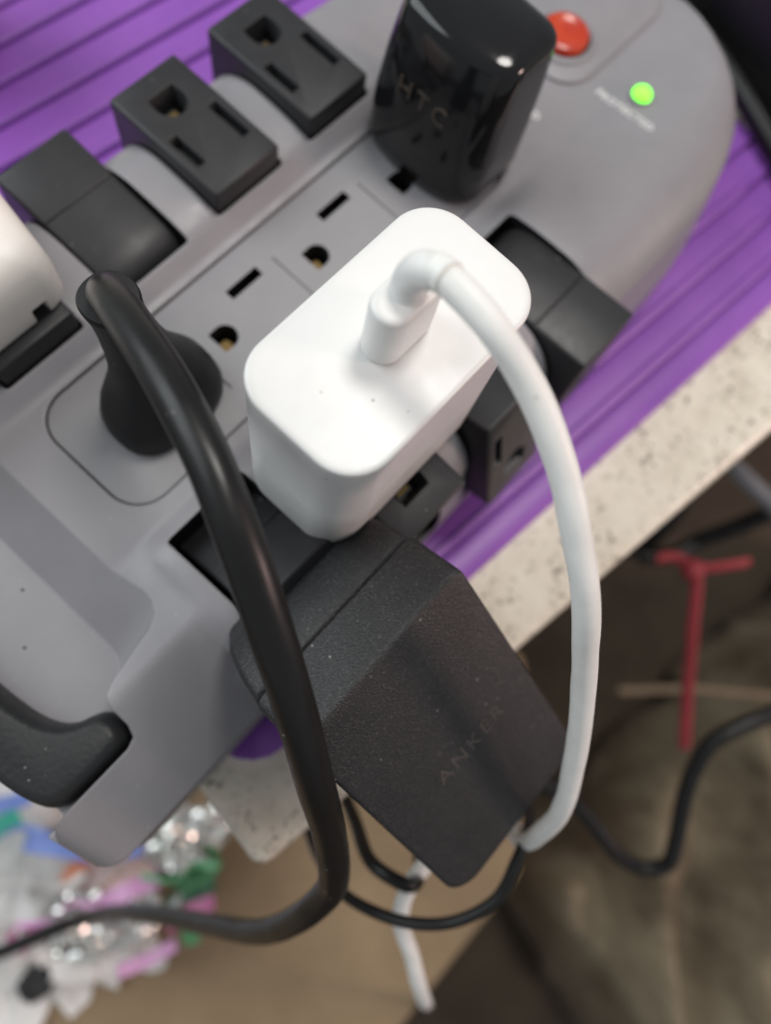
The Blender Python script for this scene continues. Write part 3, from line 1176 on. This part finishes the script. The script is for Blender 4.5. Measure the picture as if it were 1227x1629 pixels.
o = simple_cable("tan_stick", [(100, -208, -312.2), (108.5, -217.2, -312.2), (131.1, -241.1, -307.7), (147.6, -262.8, -304.7), (175, -298, -301.4), (220, -350, -300)],
                 2.6, MAT['tan'], "thin tan stick lying crosswise behind the red strap", cat="stick")

# cardboard box below the counter
bxo = empty("cardboard_box", (-160, -120, -520), "plain brown cardboard box below the near corner of the counter", "box")
q = [(-24.3, -225.0), (-150, -219.0), (-330, -190), (-300, 60), (-40, 40), (30, -120)]
q = [(30, -150), (-24.3, -226.0), (-120.0, -222.0), (-420, -205), (-400, 150), (40, 130)]
q = [(22, -165), (-26, -226), (-72, -280), (-420, -140), (-280, 180), (150, -20)]


def polyring(pts, r, z, inset=0, n=4):
    out = []
    m = len(pts)
    for i in range(m):
        a, b, c = Vector(pts[i - 1]), Vector(pts[i]), Vector(pts[(i + 1) % m])
        p1 = b + (a - b).normalized() * r
        p2 = b + (c - b).normalized() * r
        for j in range(n + 1):
            t = j / n
            out.append(((p1 * (1 - t) + b * t) * (1 - t) + (b * (1 - t) + p2 * t) * t))
    ce = sum((Vector(p) for p in pts), Vector((0, 0))) / m
    return [(p.x + (ce.x - p.x) * inset, p.y + (ce.y - p.y) * inset, z) for p in out]


q = [(40, -118), (-26, -226), (-128, -226 - 6), (-440, -130), (-330, 200), (60, 120)]
q = [(72, -150), (-22, -223), (-122, -221), (-470, -190), (-470, 160), (72, 120)]
# the visible rim follows the line from (-24,-225) to (-120,-220)
v, f = loft([polyring(q, 6, z, i) for z, i in ((-519, 0), (-303, 0), (-300.8, .004), (-300, .012))])
mesh("carton", v, f, MAT['box'], bxo, 40)
v, f = loft([polyring([(-300, -60), (60, -60), (60, -10), (-300, -10)], 1, z, 0) for z in (-300.2, -299.6)])
mesh("packing_tape", v, f, MAT['tan'], bxo, 40)

# olive cloth heap on the right
NX, NY = 90, 90
cl = []
for i in range(NX + 1):
    for j in range(NY + 1):
        u, w_ = i / NX, j / NY
        x = -68 + 420 * u + 18 * noise.noise(Vector((w_ * 3, 1.7, 0))) + 70 * max(0, .5 - w_)
        y = -262 - 330 * w_ - 60 * u + 16 * noise.noise(Vector((u * 4, 9.1, 0)))
        fold = math.sin(((x * .66 - y * .74) + 34 * noise.noise(Vector((x * .007, y * .007, 3)))) * .10)
        z = -380 + 22 * fold * abs(fold) ** .4 + 22 * noise.noise(Vector((x * .012, y * .012, 5))) + 5 * noise.noise(Vector((x * .05, y * .05, 8)))
        edge = min(u, w_, 1 - u, 1 - w_)
        z -= 120 * max(0, (.10 - edge) / .10) ** 2
        cl.append((x, y, z))
f = [(i * (NY + 1) + j, (i + 1) * (NY + 1) + j, (i + 1) * (NY + 1) + j + 1, i * (NY + 1) + j + 1) for i in range(NX) for j in range(NY)]
o = mesh("olive_cloth", cl, f, MAT['olive'], None, 80, base=(100, -380, -470))
sm = o.modifiers.new("thickness", 'SOLIDIFY')
sm.thickness = .003
tag(o, "rumpled olive cloth lying in folds below the counter on the right", "cloth")


# --- gift-wrap pile at the lower left
KP = 1.24
CAMP = Vector((-49.367, -63.664, 155.41))


def down(p):
    """pile items rest lower, on the carton"""
    return CAMP + (Vector(p) - CAMP) * KP


def crumple(name, c, r, mat, label, cat, group=None, amp=.35, sq=(1, 1, 1), seed=0, sub=4):
    bm = bmesh.new()
    bmesh.ops.create_icosphere(bm, subdivisions=sub, radius=1)
    for v_ in bm.verts:
        d = v_.co.normalized()
        q_ = d * 2.2 + Vector((seed * 3.1, seed, 0))
        k_ = 1 + amp * (noise.turbulence(q_, 3, True) - .5) + amp * .4 * (noise.cell(q_ * 3) - .5)
        v_.co = Vector((d.x * sq[0], d.y * sq[1], d.z * sq[2])) * k_ * r * KP * S
    me = bpy.data.meshes.new(name)
    bm.to_mesh(me)
    bm.free()
    o_ = link(name, me, mat, None, 18)
    o_.location = down(c) * S
    tag(o_, label, cat, group)
    return o_


def ribbon(name, pts, wd, th, mat, label, twist=0, cat="ribbon"):
    pts = [tuple(down(p)) for p in pts]
    wd, th = wd * KP, th * KP
    C_ = catmull(pts, 8)
    rings_ = []
    for i, p in enumerate(C_):
        d = (C_[min(i + 1, len(C_) - 1)] - C_[max(i - 1, 0)]).normalized()
        s = d.cross(Vector((0, 0, 1))).normalized()
        n_ = s.cross(d)
        a = twist * i / len(C_)
        s2 = s * math.cos(a) + n_ * math.sin(a)
        n2 = s2.cross(d)
        rings_.append([p + s2 * wd / 2 + n2 * th / 2, p - s2 * wd / 2 + n2 * th / 2, p - s2 * wd / 2 - n2 * th / 2, p + s2 * wd / 2 - n2 * th / 2])
    v_, f_ = loft(rings_)
    o_ = mesh(name, v_, f_, mat, None, 30, base=pts[0])
    tag(o_, label, cat)
    return o_


crumple("tissue_paper", (-160, -40, -216), 44, MAT['paper'], "crumpled white tissue paper below the strip's near end", "paper", None, .5, (1.2, 1.3, .5), 1)
crumple("tissue_sheet", (-146, 16, -210), 44, MAT['paper'], "pale tissue paper sheet at the left edge above the blue ribbon", "paper", None, .4, (1.1, 1.3, .4), 4)
crumple("pale_pink_paper", (-136, -54, -196), 17, plastic("pale_pink_tissue", (.72, .60, .56, 1), .7, 80, .4, .001), "pale pink crumpled paper between the blue and pink ribbons", "paper", None, .5, (1.3, 1, .6), 8)
crumple("foil_ball", (-156, -63, -186), 13.5, MAT['foil'], "large crumpled silver foil ball beneath the black cord at lower left", "foil", None, .55, (1, 1, .8), 2)
crumple("foil_bundle", (-143, -76, -192), 9, MAT['foil'], "smaller crumpled silver foil next to the pink ribbon end", "foil", None, .55, (1.2, .9, .7), 3)
crumple("foil_wrap", (-112, -66, -190), 13, MAT['foil'], "crumpled silver foil showing just past the strip's near corner", "foil", None, .55, (1, 1.1, .8), 5)
crumple("foil_scrap", (-99, -74, -192), 8, MAT['foil'], "small silver foil scrap close to the counter corner", "foil", None, .55, (1, 1, .8), 6)
crumple("black_pouch", (-186, -64, -200), 6.5, MAT['dark'], "small black lump at the lower left corner", "pouch", None, .25, (1.2, 1, .6), 7)
crumple("orange_paper", (-181, -56, -212), 9, MAT['orange'], "crumpled orange paper beside the large foil ball", "paper", None, .5, (1.3, 1, .5), 9)
crumple("magenta_bow", (-178, -48, -200), 6, MAT['magenta'], "magenta bow at the left edge under the foil ball", "bow", None, .6, (1.5, 1, .6), 10)
crumple("green_bow", (-117, -80, -205), 10, MAT['green'], "green bow below the silver foil near the counter corner", "bow", None, .6, (1.2, .9, .7), 11)
crumple("dark_green_paper", (-126, -86, -215), 12, plastic("dark_green_tissue", (.06, .20, .13, 1), .6, 80, .4, .001), "dark green crumpled paper under the pink ribbon", "paper", None, .5, (1.4, 1, .5), 12)
ribbon("blue_ribbon", [(-170, 12, -178), (-150, -4, -176), (-136, -14, -178)], 6, .6, MAT['blue'], "blue ribbon strip at the left edge over pale paper", .5)
ribbon("blue_band", [(-148, -24, -178), (-140, -36, -176), (-132, -48, -177), (-121, -58, -180)], 7.5, .6, MAT['blue'], "blue band crossing right below the strip's near end", .4)
ribbon("teal_ribbon", [(-176, -8, -174), (-158, -12, -172), (-142, -16, -175)], 8, .6, MAT['teal'], "teal ribbon at the left edge below the blue ribbon", .5)
ribbon("pink_ribbon", [(-146, -62, -176), (-134, -66, -174), (-124, -72, -177)], 7, .5, MAT['pink'], "pink ribbon rising toward the silver foil", 1.0)
ribbon("pink_tail", [(-160, -84, -188), (-150, -90, -190), (-139, -94, -188)], 5, .5, MAT['pink'], "pink ribbon tail lying below the smaller foil", .7)
ribbon("maroon_ribbon", [(-136, -86, -184), (-126, -90, -186), (-118, -94, -184)], 6, .5, MAT['magenta'], "maroon ribbon under the black cord by the green bow", .7)
strands = [("white_curl", [(-176, -20, -176), (-160, -30, -172), (-150, -46, -175), (-140, -50, -172)], 2.6, 'paper', "white curling ribbon over the tissue paper near the blue band"),
           ("pink_curl", [(-168, -44, -174), (-158, -52, -170), (-150, -54, -174), (-144, -64, -171)], 2.2, 'pink', "thin pink curling ribbon above the large foil ball"),
           ("green_curl", [(-128, -66, -176), (-120, -76, -172), (-112, -78, -176), (-106, -86, -174)], 2.4, 'green', "thin green curling ribbon beside the foil near the counter corner"),
           ("silver_curl", [(-150, -70, -174), (-138, -72, -171), (-130, -82, -174), (-122, -82, -171)], 2.4, 'foil', "thin silver curling ribbon crossing the pink ribbon"),
           ("blue_curl", [(-160, -4, -170), (-152, -16, -168), (-144, -20, -171), (-138, -30, -169)], 2.2, 'blue', "thin blue curling ribbon between the blue strip and blue band")]
for nm, pts_, wd_, mt_, lb_ in strands:
    ribbon(nm, pts_, wd_, .4, MAT[mt_], lb_, 4.0)
crumple("green_scrap", (-133, -96, -188), 4, MAT['green'], "small green scrap below the black cord", "scrap", None, .4, (1, 1, .7), 13)
crumple("orange_scrap", (-146, -46, -186), 4.5, MAT['orange'], "small orange scrap among the white tissue paper", "scrap", None, .5, (1.3, 1, .6), 14)

for o in bpy.data.objects:
    if "_o" in o:
        del o["_o"]
